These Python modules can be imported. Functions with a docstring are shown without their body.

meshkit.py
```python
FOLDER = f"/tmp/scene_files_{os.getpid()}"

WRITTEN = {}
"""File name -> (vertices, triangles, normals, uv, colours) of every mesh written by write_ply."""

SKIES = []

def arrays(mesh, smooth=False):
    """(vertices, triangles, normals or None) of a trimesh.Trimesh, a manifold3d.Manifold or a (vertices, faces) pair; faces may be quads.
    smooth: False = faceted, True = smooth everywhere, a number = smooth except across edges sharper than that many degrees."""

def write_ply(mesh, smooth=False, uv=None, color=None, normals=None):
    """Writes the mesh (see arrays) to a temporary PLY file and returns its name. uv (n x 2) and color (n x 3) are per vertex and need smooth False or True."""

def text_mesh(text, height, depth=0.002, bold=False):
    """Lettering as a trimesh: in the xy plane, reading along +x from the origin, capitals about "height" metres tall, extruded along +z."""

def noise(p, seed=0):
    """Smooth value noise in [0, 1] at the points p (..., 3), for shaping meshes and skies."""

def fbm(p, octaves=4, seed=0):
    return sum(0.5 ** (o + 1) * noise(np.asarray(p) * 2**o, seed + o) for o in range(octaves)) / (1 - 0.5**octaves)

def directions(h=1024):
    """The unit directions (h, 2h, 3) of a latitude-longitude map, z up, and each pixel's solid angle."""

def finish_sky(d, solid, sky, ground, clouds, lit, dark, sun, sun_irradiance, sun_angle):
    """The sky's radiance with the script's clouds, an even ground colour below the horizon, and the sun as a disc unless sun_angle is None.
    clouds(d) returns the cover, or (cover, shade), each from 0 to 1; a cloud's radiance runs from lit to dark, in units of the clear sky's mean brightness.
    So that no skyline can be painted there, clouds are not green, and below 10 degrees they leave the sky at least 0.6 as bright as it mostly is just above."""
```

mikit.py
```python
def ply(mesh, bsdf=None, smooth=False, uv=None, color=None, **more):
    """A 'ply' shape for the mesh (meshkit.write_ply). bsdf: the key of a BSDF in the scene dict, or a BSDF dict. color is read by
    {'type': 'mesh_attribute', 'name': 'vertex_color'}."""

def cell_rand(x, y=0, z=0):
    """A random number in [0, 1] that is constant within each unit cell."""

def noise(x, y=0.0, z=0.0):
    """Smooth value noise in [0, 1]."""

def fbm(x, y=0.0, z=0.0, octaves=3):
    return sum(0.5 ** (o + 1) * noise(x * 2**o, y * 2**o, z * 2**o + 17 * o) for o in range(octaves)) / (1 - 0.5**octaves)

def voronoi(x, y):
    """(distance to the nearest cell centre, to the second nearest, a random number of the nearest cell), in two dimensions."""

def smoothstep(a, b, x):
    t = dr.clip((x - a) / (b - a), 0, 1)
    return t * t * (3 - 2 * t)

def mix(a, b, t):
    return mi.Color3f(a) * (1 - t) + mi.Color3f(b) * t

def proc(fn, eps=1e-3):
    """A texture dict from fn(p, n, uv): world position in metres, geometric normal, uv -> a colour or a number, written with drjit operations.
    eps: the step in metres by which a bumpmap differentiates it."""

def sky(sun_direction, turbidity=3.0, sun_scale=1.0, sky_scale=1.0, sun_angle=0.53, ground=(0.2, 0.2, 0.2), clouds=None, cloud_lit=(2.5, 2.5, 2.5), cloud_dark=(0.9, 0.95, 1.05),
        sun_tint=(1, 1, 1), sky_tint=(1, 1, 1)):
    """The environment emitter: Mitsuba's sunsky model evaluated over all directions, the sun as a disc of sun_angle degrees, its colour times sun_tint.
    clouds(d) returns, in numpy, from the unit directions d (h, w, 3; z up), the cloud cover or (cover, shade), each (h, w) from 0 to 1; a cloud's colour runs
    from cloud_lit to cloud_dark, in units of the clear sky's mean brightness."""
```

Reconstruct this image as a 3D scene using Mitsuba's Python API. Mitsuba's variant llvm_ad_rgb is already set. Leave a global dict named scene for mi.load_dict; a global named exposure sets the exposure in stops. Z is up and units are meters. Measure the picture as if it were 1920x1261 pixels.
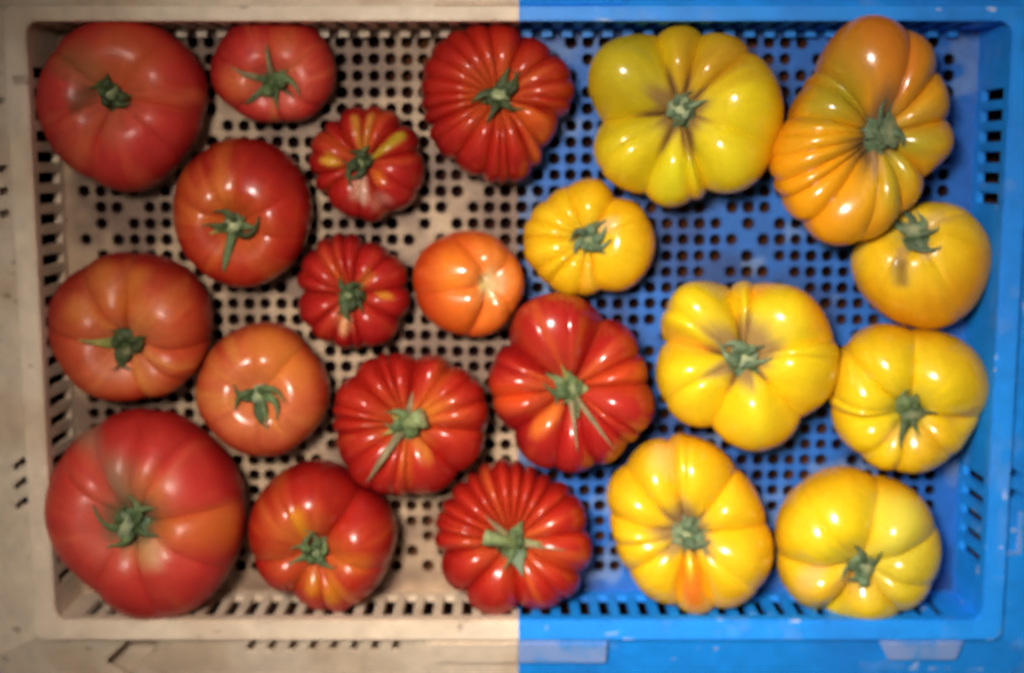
"""Tomatoes in a half beige, half blue plastic picking crate, seen from above."""
import math

import drjit as dr
import mitsuba as mi
import numpy as np
import trimesh
from shapely.geometry import LineString, Polygon, box

import meshkit
import mikit
from mikit import fbm, mix, noise, proc, smoothstep

PI = math.pi
T = mi.ScalarTransform4f
scene, labels = {}, {}

# ---------------------------------------------------------------- camera (hand-held, 0.8 m above the crate, tilted a little), light, exposure
TILT = math.atan(330.5 / 2400)
scene['camera'] = {
    'type': 'thinlens', 'fov': 2 * math.degrees(math.atan(960 / 2400)), 'fov_axis': 'x', 'near_clip': 0.02, 'far_clip': 50.0,
    'aperture_radius': 0.0053, 'focus_distance': 0.60,
    'to_world': T().look_at(origin=[0, 0, 0.80], target=[0, -math.sin(TILT), 0.80 - math.cos(TILT)], up=[0, math.cos(TILT), -math.sin(TILT)]),
}
exposure = 0.0


# a pendant lamp hangs above the crate's far side: a glowing disc inside an open shade whose edge dims the light towards the crate's far corners
LAMP, AIM = np.array([-0.20, 0.20, 1.08]), np.array([0.10, -0.235, 0.03])
DISC, OPEN, DEEP = 0.11, 0.088, 0.30
ld = (AIM - LAMP) / np.linalg.norm(AIM - LAMP)
scene['pendant_lamp__diffuser'] = {'type': 'disk', 'to_world': T().look_at(origin=LAMP.tolist(), target=AIM.tolist(), up=[0, 1, 0]) @ T().scale([DISC, DISC, 1]),
                                   'emitter': {'type': 'area', 'radiance': {'type': 'rgb', 'value': (212, 197, 180)}}}
cone = trimesh.creation.revolve([[0.022, -0.05], [0.118, -0.004], [OPEN + 0.003, DEEP], [OPEN, DEEP], [0.115, -0.002], [0.0, -0.004], [0.0, -0.05], [0.022, -0.05]], sections=48)
ax = np.cross(ld, [1.0, 0, 0])
ax /= np.linalg.norm(ax)
cone.apply_transform(np.vstack([np.column_stack([np.cross(ax, ld), ax, ld, LAMP]), [0, 0, 0, 1]]))
scene['pendant_lamp__lamp_shade'] = mikit.ply(cone, {'type': 'twosided', 'b': {'type': 'diffuse', 'reflectance': {'type': 'rgb', 'value': 0.03}}}, smooth=40)
labels['pendant_lamp'] = {'label': 'dark pendant lamp shade with glowing disc, hanging above the crate', 'category': 'lamp'}
scene['room_light'] = {'type': 'constant', 'radiance': {'type': 'rgb', 'value': (0.072, 0.066, 0.062)}}


# ---------------------------------------------------------------- materials
def srgb_t(*c):
    c = np.asarray(c, float) / 255
    return tuple(float(x) for x in np.where(c < 0.04045, c / 12.92, ((c + 0.055) / 1.055) ** 2.4))


BEIGE, BEIGE2, BLUE, BLUE2, GRIT = srgb_t(220, 198, 172), srgb_t(200, 172, 142), srgb_t(22, 138, 232), srgb_t(30, 118, 208), srgb_t(150, 168, 196)


def beige_plastic(p, n, uv):
    a = fbm(p.x * 26, p.y * 26, p.z * 26, 3)
    b = fbm(p.x * 130 + 9, p.y * 130, p.z * 90, 3)
    c = mix(BEIGE, BEIGE2, smoothstep(0.42, 0.72, a) * 0.75)
    s = smoothstep(0.80, 0.90, fbm(p.x * 95 + 31, p.y * 150, p.z * 95, 2))          # grazes and specks of dried soil
    c = mix(c, srgb_t(132, 104, 78), s * 0.6)
    return c * (0.84 + 0.32 * b)


def blue_plastic(p, n, uv):
    a = fbm(p.x * 24 + 3, p.y * 24, p.z * 24, 3)
    b = fbm(p.x * 120, p.y * 120 + 5, p.z * 90, 3)
    c = mix(BLUE, BLUE2, smoothstep(0.35, 0.75, a) * 0.6)
    g = smoothstep(0.60, 0.74, fbm(p.x * 64 + 11, p.y * 64, p.z * 60, 4))      # dried dirt that has been left by washing
    s = smoothstep(0.78, 0.88, fbm(p.x * 95 + 61, p.y * 130, p.z * 95, 2))         # pale scuffs
    return mix(mix(c, GRIT, g * 0.12), srgb_t(196, 208, 226), s * 0.6) * (0.86 + 0.28 * b)


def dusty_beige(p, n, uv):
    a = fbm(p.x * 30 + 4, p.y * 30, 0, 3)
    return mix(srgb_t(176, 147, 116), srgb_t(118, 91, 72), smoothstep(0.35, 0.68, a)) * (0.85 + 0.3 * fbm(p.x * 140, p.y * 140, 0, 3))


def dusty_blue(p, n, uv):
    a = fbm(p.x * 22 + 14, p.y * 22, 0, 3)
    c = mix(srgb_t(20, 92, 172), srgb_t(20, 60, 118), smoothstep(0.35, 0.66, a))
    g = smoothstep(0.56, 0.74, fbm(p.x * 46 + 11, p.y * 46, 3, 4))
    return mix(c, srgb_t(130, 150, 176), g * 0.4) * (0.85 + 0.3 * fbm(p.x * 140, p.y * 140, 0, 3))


def worn_blue(p, n, uv):
    a = smoothstep(0.40, 0.6, fbm(p.x * 60 + 3, p.y * 60, p.z * 40, 3))
    return mix(srgb_t(128, 156, 210), srgb_t(84, 146, 216), a)


def ground_colour(p, n, uv):
    return mix(srgb_t(32, 17, 16), srgb_t(96, 56, 32), smoothstep(0.5, 0.72, fbm(p.x * 8, p.y * 8, 0, 4)))


def plastic(fn, rough):
    return {'type': 'twosided', 'b': {'type': 'principled', 'base_color': proc(fn), 'roughness': rough, 'specular': 0.5}}


scene['beige_plastic'] = plastic(beige_plastic, 0.55)
scene['blue_plastic'] = plastic(blue_plastic, 0.5)
scene['dusty_beige_plastic'] = plastic(dusty_beige, 0.6)
scene['dusty_blue_plastic'] = plastic(dusty_blue, 0.6)
scene['worn_blue_plastic'] = plastic(worn_blue, 0.6)
scene['ground_mat'] = {'type': 'diffuse', 'reflectance': proc(ground_colour)}
VC = {'type': 'mesh_attribute', 'name': 'vertex_color'}
for g, r, cc in (('gloss', 0.22, 0.6), ('semi', 0.29, 0.35), ('matte', 0.42, 0.1)):
    scene['skin_' + g] = {'type': 'principled', 'base_color': VC, 'roughness': r, 'specular': 0.5, 'clearcoat': cc, 'clearcoat_gloss': 0.93}
scene['stem'] = {'type': 'twosided', 'b': {'type': 'principled', 'base_color': VC, 'roughness': 0.62, 'specular': 0.35}}

# ---------------------------------------------------------------- the ground under the crate
scene['ground'] = mikit.ply(([[-3, -3, -0.016], [3, -3, -0.016], [3, 3, -0.016], [-3, 3, -0.016]], [[0, 1, 2], [0, 2, 3]]), 'ground_mat')
labels['ground'] = {'label': 'dark brown ground under the crate, seen through its holes', 'kind': 'structure', 'category': 'ground'}

# ---------------------------------------------------------------- the crate
X0, X1, Y0, Y1, HT, XS = -0.2775, 0.2855, -0.2765, 0.0785, 0.054, 0.004     # inside faces, rim height, where beige meets blue
WALL, RIM, RIM_FAR = 0.0042, 0.0125, 0.0080
labels['crate'] = {'label': 'shallow perforated plastic crate, left half beige and right half bright blue', 'category': 'crate'}
rng = np.random.default_rng(7)


def extrude(shape, z0, z1):
    ms = []
    for g in getattr(shape, 'geoms', [shape]):
        if g.geom_type == 'Polygon' and g.area > 1e-9:
            m = trimesh.creation.extrude_polygon(g, z1 - z0, engine='earcut')
            m.apply_translation([0, 0, z0])
            ms.append(m)
    return trimesh.util.concatenate(ms)


def halves(shape, axis_split=XS):
    """The part of a flat shape left of the colour change, and right of it."""
    return shape.intersection(box(-9, -9, axis_split, 9)), shape.intersection(box(axis_split, -9, 9, 9))


def add(name, mesh, mat, label=None, smooth=False):
    key, k = 'crate__' + name, 0
    while key in scene:
        k += 1
        key = f'crate__{name}_{k:03d}'
    scene[key] = mikit.ply(mesh, mat, smooth=smooth)
    if label:
        labels[key] = {'label': label}
    return key


MATS = ('beige_plastic', 'blue_plastic')

# floor with round holes on a 10 mm grid; diagonal solid bands brace it
plate = box(X0 - WALL, Y0 - WALL, X1 + WALL, Y1 + WALL)
holes = []
a16 = np.arange(18) / 18 * 2 * PI
disc = np.stack([np.cos(a16), np.sin(a16)], 1)
for c in range(-28, 36):
    for r in range(-12, 24):
        x, y = -0.0544 + 0.01007 * c, -0.0492 - 0.01003 * r
        d0, d1 = (c + 0 + r) % 20 == 0, (c - r) % 20 == 0
        if not (X0 + 0.011 < x < X1 - 0.011 and Y0 + 0.011 < y < Y1 - 0.0045) or d0 or d1 or rng.random() < 0.02:
            continue
        holes.append(Polygon(disc * (0.00390 + rng.uniform(-0.0002, 0.0002)) + [x + rng.uniform(-0.0002, 0.0002), y + rng.uniform(-0.0002, 0.0002)]))
from shapely import union_all
plate = plate.difference(union_all(holes))
for s, m in zip(halves(plate), MATS):
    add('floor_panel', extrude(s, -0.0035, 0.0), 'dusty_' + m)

# walls with upright slots
PITCH, SLOT = 0.0122, 0.0060


def slots(a0, a1, groups, z0=0.009, z1=0.044):
    out, n = [], int((a1 - a0) / PITCH)
    for i in range(n + 1):
        u = a0 + i * PITCH
        if any(g0 <= u <= g1 for g0, g1 in groups):
            out.append(box(u - SLOT / 2, z0, u + SLOT / 2, z1).buffer(0.0006).buffer(-0.0003))
    return union_all(out)


def T44(x, y, z):
    return trimesh.transformations.translation_matrix((x, y, z))


def wall(along, pos, lo, hi, groups, inward):
    """A wall along x or y at pos; its thickness goes outwards. The shape is cut in (along, z) and stood up."""
    face = box(lo, 0.0, hi, HT - 0.004).difference(slots(lo + 0.022, hi - 0.018, groups))
    parts = halves(face) if along == 'x' else (face,)
    mats = MATS if along == 'x' else (MATS[0] if pos < 0 else MATS[1],)
    for s, m in zip(parts, mats):
        w = extrude(s, 0, WALL)
        v = w.vertices.copy()
        if along == 'x':
            w.vertices = np.stack([v[:, 0], pos - inward * v[:, 2], v[:, 1]], 1)
        else:
            w.vertices = np.stack([pos - inward * v[:, 2], v[:, 0], v[:, 1]], 1)
        w.fix_normals()
        if along == 'x' and inward < 0:      # the far wall has a little sill below each slot
            w = trimesh.util.concatenate([w] + [trimesh.creation.box((SLOT, 0.0052, 0.004), T44(u, pos - 0.0025, 0.0110)) for u in np.arange(lo + 0.022, hi - 0.018, PITCH)
                                                if (u < XS) == (m == MATS[0])])
        add('wall_panel', w, m)


wall('x', Y0, X0 - WALL, X1 + WALL, [(X0, X1)], 1)
wall('x', Y1, X0 - WALL, X1 + WALL, [(X0, X1)], -1)
wall('y', X0, Y0, Y1, [(Y0, Y1)], 1)
wall('y', X1, Y0, Y1, [(-0.025, 0.05), (-0.25, -0.182)], -1)

# the flat rim, built up with a rounded edge
inner = box(X0, Y0, X1, Y1).buffer(0.006).buffer(-0.006)
outer = box(X0 - RIM + 0.006, Y0 - RIM + 0.006, X1 + RIM - 0.006, Y1 + RIM_FAR - 0.006).buffer(0.006, quad_segs=8)
hole = box(X0 + 0.008, Y0 + 0.008, X1 - 0.008, Y1 - 0.008).buffer(0.008, quad_segs=8)
layers = [(0.0, -0.004, -0.0012), (0.0005, -0.0012, -0.0005), (0.0012, -0.0005, 0.0)]


def bevelled_ring(o, h, z, half):
    ms = []
    for d, z0, z1 in layers:
        ring = o.buffer(-d).difference(h.buffer(d))
        ms.append(extrude(halves(ring)[half], z + z0, z + z1))
    return trimesh.util.concatenate(ms)


for i, m in enumerate(MATS):
    add('rim', bevelled_ring(outer, hole, HT, i), m)

# the sloping shoulder outside the rim, four mitred panels that fall outwards
DROP, OUTX, OUTY = 0.021, 0.085, 0.045
xo0, xo1, yo0, yo1 = X0 - RIM, X1 + RIM, Y0 - RIM, Y1 + RIM_FAR
ZT = HT - 0.009


def panel(side, cuts, mats, plates=()):
    along_x = side in ('bottom', 'top')
    lo, hi = (xo0, xo1) if along_x else (yo0, yo1)
    out = OUTY if along_x else OUTX
    grow = OUTX if along_x else OUTY
    slope = math.hypot(out, DROP)
    quad = Polygon([(lo, 0), (hi, 0), (hi + grow, slope), (lo - grow, slope)])

    def stand(m):
        v = m.vertices.copy()
        o, dn = v[:, 1] / slope * out, v[:, 1] / slope * DROP
        nx, nz = DROP / slope, out / slope
        o, z = o + nx * v[:, 2], ZT - dn + nz * v[:, 2]
        if side == 'bottom':
            q = np.stack([v[:, 0], yo0 - o, z], 1)
        elif side == 'top':
            q = np.stack([v[:, 0], yo1 + o, z], 1)
        elif side == 'left':
            q = np.stack([xo0 - o, v[:, 0], z], 1)
        else:
            q = np.stack([xo1 + o, v[:, 0], z], 1)
        m.vertices = q
        m.fix_normals()
        return m

    cut = quad.difference(union_all(cuts)) if cuts else quad
    through = union_all([c.buffer(0.003) for c in cuts if c.area < 0.0002]) if cuts else None
    lining = quad.difference(through) if cuts else quad
    for k, m in enumerate(mats):
        f = (lambda s: halves(s)[k]) if along_x else (lambda s: s)
        add('shoulder', stand(trimesh.util.concatenate([extrude(f(cut), -0.002, 0.0), extrude(f(lining), -0.016, -0.013)])), m)
    for shape, mat, up, lab in plates:
        add('raised_plate', stand(trimesh.util.concatenate([extrude(shape, 0.0, up * 0.7), extrude(shape.buffer(-0.0008), up * 0.7, up)])), mat, lab)


def slant(u, v0, v1, k, w=0.0045):
    return LineString([(u + k * v0, v0), (u + k * v1, v1)]).buffer(w / 2, cap_style=2)


bottom_cuts = [slant(-0.154 + 0.0122 * i, 0.0055, 0.0135, -0.75 + 0.06 * i, 0.0052) for i in range(8)]
bottom_cuts.append(slant(-0.222, 0.002, 0.030, -0.9, 0.017))
panel('bottom', bottom_cuts, MATS, [
    (Polygon([(-0.053, 0.0015), (XS, 0.0015), (XS, 0.0185), (-0.048, 0.0185)]), 'beige_plastic', 0.006, None),
    (Polygon([(XS, 0.0015), (0.0585, 0.0015), (0.0585, 0.0185), (XS, 0.0185)]), 'worn_blue_plastic', 0.006, 'scuffed greyish blue plate'),
    (Polygon([(0.225, 0.0015), (0.277, 0.0015), (0.275, 0.0170), (0.233, 0.0170)]), 'worn_blue_plastic', 0.005, 'scuffed grey-blue plate near the corner')])
panel('top', [], MATS, [
    (box(-0.045, 0.001, XS, 0.022), 'beige_plastic', 0.003, None),
    (box(XS, 0.001, 0.066, 0.022), 'blue_plastic', 0.003, None)])
panel('left', [slant(0.032 - 0.0122 * i, 0.006, 0.013, 0.25 - 0.1 * i) for i in (0, 3, 4, 5)] + [slant(-0.176 - 0.0122 * i, 0.004, 0.013, -0.7, 0.004) for i in range(3)], ('beige_plastic',))
panel('right', [slant(-0.184 - 0.0122 * i, 0.004, 0.013, -0.6) for i in range(2)], ('blue_plastic',), [
    (box(-0.236, 0.0105, -0.212, 0.0135).union(box(-0.2385, 0.002, -0.236, 0.0135)), 'worn_blue_plastic', 0.0012, 'pale scuffed rib')])


# ---------------------------------------------------------------- tomatoes: shape, skin colour, stem
def srgb(*c):
    c = np.asarray(c, float) / 255
    return np.where(c < 0.04045, c / 12.92, ((c + 0.055) / 1.055) ** 2.4)


def sstep(a, b, x):
    t = np.clip((x - a) / (b - a), 0, 1)
    return t * t * (3 - 2 * t)


class Fruit:
    """A tomato as a star-shaped surface: a flattened body with the outline R(angle), ribs that run from the stem pole, a hollow at the pole."""

    def __init__(self, s):
        self.s, self.c = s, np.array(s['c'])
        a = np.array(s['axis'], float)
        self.a = a / np.linalg.norm(a)
        e1 = np.array([1.0, 0, 0]) - self.a[0] * self.a
        self.e1 = e1 / np.linalg.norm(e1)
        self.e2 = np.cross(self.a, self.e1)
        R = np.array(s['R'])
        k = np.fft.rfftfreq(len(R), 1 / len(R))
        f = np.fft.rfft(R) * np.exp(-(k / 9.0) ** 2)
        self.dense = np.fft.irfft(np.concatenate([f, np.zeros(360 - len(f) + 1)]), 720) * 720 / len(R)
        self.up, self.low = s['up'], self.c[2] - s.get('z0', 0.0)
        g = sorted((math.radians(x) % (2 * PI), d) for x, d in s['ribs'])
        self.gp = np.array([x for x, _ in g])
        self.gd = np.array([d for _, d in g])

    def direction(self, phi, th):
        phi, th = np.asarray(phi, float), np.asarray(th, float)
        return (np.cos(th)[..., None] * self.a + (np.sin(th) * np.cos(phi))[..., None] * self.e1 + (np.sin(th) * np.sin(phi))[..., None] * self.e2)

    def angles(self, u):
        return np.arctan2(u @ self.e2, u @ self.e1), np.arccos(np.clip(u @ self.a, -1, 1))

    def body(self, u):
        al = (np.arctan2(u[..., 1], u[..., 0]) % (2 * PI)) / (2 * PI) * 720
        i = np.floor(al).astype(int)
        t = al - i
        rho = self.dense[i % 720] * (1 - t) + self.dense[(i + 1) % 720] * t
        h = np.where(u[..., 2] > 0, self.up, self.low)
        p = np.where(u[..., 2] > 0, self.s.get('p', 2.0 + 1.6 * self.s.get('dep', 0.22)), 2.5)
        flat = np.hypot(u[..., 0], u[..., 1])
        return ((flat / rho) ** p + (np.abs(u[..., 2]) / h) ** p) ** (-1 / p)

    def groove(self, phi):
        """(groove depth, nearness to a groove weighted by its depth) at the azimuth phi."""
        phi = np.asarray(phi) % (2 * PI)
        n = len(self.gp)
        j = np.searchsorted(self.gp, phi, side='right') % n
        i = (j - 1) % n
        w = (self.gp[j] - self.gp[i]) % (2 * PI)
        w = np.where(w < 1e-6, 2 * PI, w)
        x = ((phi - self.gp[i]) % (2 * PI)) / w
        q = np.clip(w / 0.36, 1.9, 3.0)
        d = self.gd[i] * (1 - x) ** q + self.gd[j] * x ** q
        near = self.gd[i] * np.exp(-(x * w / 0.10) ** 2) + self.gd[j] * np.exp(-((1 - x) * w / 0.10) ** 2)
        crease = self.gd[i] * np.exp(-x * w / 0.045) + self.gd[j] * np.exp(-(1 - x) * w / 0.045)
        return d, near, i, x, crease

    def hollow(self, u, th):
        """How deep in the stem hollow a direction is, 0 to 1; a hollow may be drawn out to a cleft."""
        dep = self.s.get('dep', 0.22)
        hw = self.s.get('hw', 0.27 + 1.0 * dep)
        h = np.exp(-(th / hw) ** 3.8)
        if 'slit' in self.s:
            p1, t1 = self.s['slit']
            e = self.direction(math.radians(p1), math.radians(t1))
            ab = e - self.a
            t = np.clip(((u - self.a) @ ab) / (ab @ ab), 0, 1)
            d = np.linalg.norm(u - self.a - t[..., None] * ab, axis=-1)
            h = np.maximum(h, np.exp(-(d / (hw * (1 - 0.45 * t))) ** 2.4) * (1 - 0.35 * t))
        return 1.75 * dep * h

    def radius(self, u):
        phi, th = self.angles(u)
        d = self.groove(phi)[0] - 0.30 * np.mean(self.gd)
        crease = self.groove(phi)[4]
        w = sstep(0.08, 0.36, th) * (1 - self.s.get('eq', 0.66) * sstep(0.85, 1.5, th)) * (1 - 0.6 * sstep(1.7, 2.7, th)) * (1 + 0.6 * np.exp(-((th - 0.55) / 0.36) ** 2))
        bump = 0.022 * (meshkit.fbm(u * 2.1 + self.c * 40, 2, 3) - 0.5)
        for ph, t0, size, amt in self.s.get('bulges', ()):
            e = self.direction(math.radians(ph), math.radians(t0))
            bump = bump + amt * np.exp(-(np.linalg.norm(u - e, axis=-1) / math.radians(size)) ** 2)
        return self.body(u) * (1 - 2.15 * self.s.get('amp', 0.13) * (d + 0.22 * crease) * w) * (1 - self.hollow(u, th)) * (1 + bump)

    def at(self, phi, th, lift=0.0):
        u = self.direction(phi, th)
        return self.c + u * (self.radius(u) + lift)[..., None]

    def mesh(self, n=250, m=120):
        th = PI * (np.arange(1, m) / m) ** 1.12
        near = (self.gp[:, None] + np.array([-0.026, -0.013, -0.0045, 0, 0.0045, 0.013, 0.026])).ravel() % (2 * PI)   # finer along the grooves
        phi = np.unique(np.round(np.concatenate([np.arange(n) / n * 2 * PI, near]), 4))
        phi = phi[phi < 2 * PI - 0.001]
        n = len(phi)
        P, Tt = np.meshgrid(phi, th)
        u = np.vstack([[self.a], self.direction(P, Tt).reshape(-1, 3), [-self.a]])
        v = self.c + u * self.radius(u)[:, None]
        k = np.arange(n)
        f = [np.stack([np.zeros(n, int), 1 + k, 1 + (k + 1) % n], 1)]
        r = np.arange(m - 2)[:, None] * n + 1
        a, b = r + k, r + (k + 1) % n
        f += [np.stack([a, a + n, b], -1).reshape(-1, 3), np.stack([b, a + n, b + n], -1).reshape(-1, 3)]
        e = len(v) - 1
        f.append(np.stack([np.full(n, e), e - n + (k + 1) % n, e - n + k], 1))
        return v, np.vstack(f), u

    def skin(self, u):
        s = self.s
        phi, th = self.angles(u)
        d, near = self.groove(phi)[:2]
        pal = PALETTES[s['pal']]
        base, shoulder, far, streak = (srgb(*c) for c in pal[:4])
        ring = np.stack([np.cos(phi) * 2.6, np.sin(phi) * 2.6, th * 0.55], -1) + self.c * 90
        fine = np.stack([np.cos(phi) * 7, np.sin(phi) * 7, th * 1.1], -1) + self.c * 50
        n1, n2 = meshkit.fbm(ring, 2, 5), meshkit.fbm(u * 2.6 + self.c * 70, 3, 9)
        n3 = meshkit.fbm(fine, 3, 13)
        mix = lambda a, b, t: a * (1 - t[:, None]) + b * t[:, None]  # noqa: E731
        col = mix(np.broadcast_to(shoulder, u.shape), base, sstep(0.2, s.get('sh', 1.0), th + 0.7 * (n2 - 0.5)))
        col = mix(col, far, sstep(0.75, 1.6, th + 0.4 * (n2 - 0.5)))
        col = mix(col, streak, sstep(0.50, 0.78, n1 * 0.6 + n3 * 0.4) * pal[4] * sstep(2.2, 0.5, th))
        n4 = meshkit.noise(u * 38 + self.c * 300)
        col = col * (1 + 0.24 * (n3 - 0.5) + 0.10 * (n4 - 0.5))[:, None]
        for ph1, th1, ph2, th2, w, c, amt in s.get('marks', ()):   # stripes and blotches of another colour that the skin has
            a, b = self.direction(math.radians(ph1), math.radians(th1)), self.direction(math.radians(ph2), math.radians(th2))
            ab = b - a
            t = np.clip(((u - a) @ ab) / max(ab @ ab, 1e-9), 0, 1)
            dist = np.linalg.norm(u - a - t[:, None] * ab, axis=1) / math.radians(w)
            col = mix(col, srgb(*c), amt * sstep(1.6, 0.1, dist + 0.9 * (n3 - 0.5)))
        if s.get('cork'):
            size, fing, c, amt = s['cork']
            size, fing = size * 1.5, fing * 1.2
            reach = math.radians(size) * (0.8 + 0.5 * n1) + fing * near + 0.12 * (n3 - 0.5)
            col = mix(col, srgb(*c), amt * sstep(1.06, 0.74, th / np.maximum(reach, 1e-3)))
            col = mix(col, srgb(*c) * 0.45, 0.7 * amt * sstep(1.0, 0.3, th / math.radians(size * 0.75)) )
        return np.clip(col, 0.001, 0.95)


PALETTES = {  # skin, near the stem, underside, streaks, amount of streaks
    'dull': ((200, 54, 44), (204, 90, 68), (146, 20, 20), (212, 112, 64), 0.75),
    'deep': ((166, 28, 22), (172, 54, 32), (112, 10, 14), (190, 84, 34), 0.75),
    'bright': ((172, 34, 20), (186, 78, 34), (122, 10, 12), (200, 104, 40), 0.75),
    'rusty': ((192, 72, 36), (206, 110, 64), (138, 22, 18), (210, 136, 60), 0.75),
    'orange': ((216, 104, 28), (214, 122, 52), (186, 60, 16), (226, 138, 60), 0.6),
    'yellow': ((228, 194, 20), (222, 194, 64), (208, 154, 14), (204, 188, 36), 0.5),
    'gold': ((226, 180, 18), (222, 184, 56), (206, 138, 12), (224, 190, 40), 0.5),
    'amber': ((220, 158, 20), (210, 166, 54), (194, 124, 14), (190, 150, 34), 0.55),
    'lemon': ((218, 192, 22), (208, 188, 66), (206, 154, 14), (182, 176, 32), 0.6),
}


def tube(points, radii, sides=8, flat=None, normal=None):
    """A closed tube along points; flat: how much thinner it is along the normals (a ribbon)."""
    p, r = np.asarray(points, float), np.asarray(radii, float)
    t = np.gradient(p, axis=0)
    t /= np.linalg.norm(t, axis=1, keepdims=True) + 1e-12
    if normal is None:
        ref = np.array([0.3, 0.9, 0.2])
        n = np.cross(t, np.cross(ref, t))
    else:
        n = normal - (np.sum(normal * t, 1))[:, None] * t
    n /= np.linalg.norm(n, axis=1, keepdims=True) + 1e-12
    b = np.cross(t, n)
    a = np.arange(sides) / sides * 2 * PI
    h = r if flat is None else np.asarray(flat)
    v = p[:, None] + b[:, None] * (r[:, None] * np.cos(a))[..., None] + n[:, None] * (h[:, None] * np.sin(a))[..., None]
    m = len(p)
    v = np.vstack([v.reshape(-1, 3), p[:1], p[-1:]])
    i, k = np.arange(m - 1)[:, None] * sides, np.arange(sides)
    q0, q1 = i + k, i + (k + 1) % sides
    f = [np.stack([q0, q1, q0 + sides], -1).reshape(-1, 3), np.stack([q1, q1 + sides, q0 + sides], -1).reshape(-1, 3)]
    e = m * sides
    f.append(np.stack([np.full(sides, e), (k + 1) % sides, k], 1))
    f.append(np.stack([np.full(sides, e + 1), e - sides + k, e - sides + (k + 1) % sides], 1))
    return v, np.vstack(f)


STEM_COLOURS = {'g': ((70, 92, 50), (104, 118, 74)), 'd': ((52, 66, 36), (80, 92, 50)), 't': ((116, 112, 74), (150, 124, 90)),
                'y': ((104, 124, 56), (172, 156, 84)), 'p': ((104, 126, 72), (138, 150, 100)), 'b': ((80, 104, 72), (112, 128, 96))}


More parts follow.
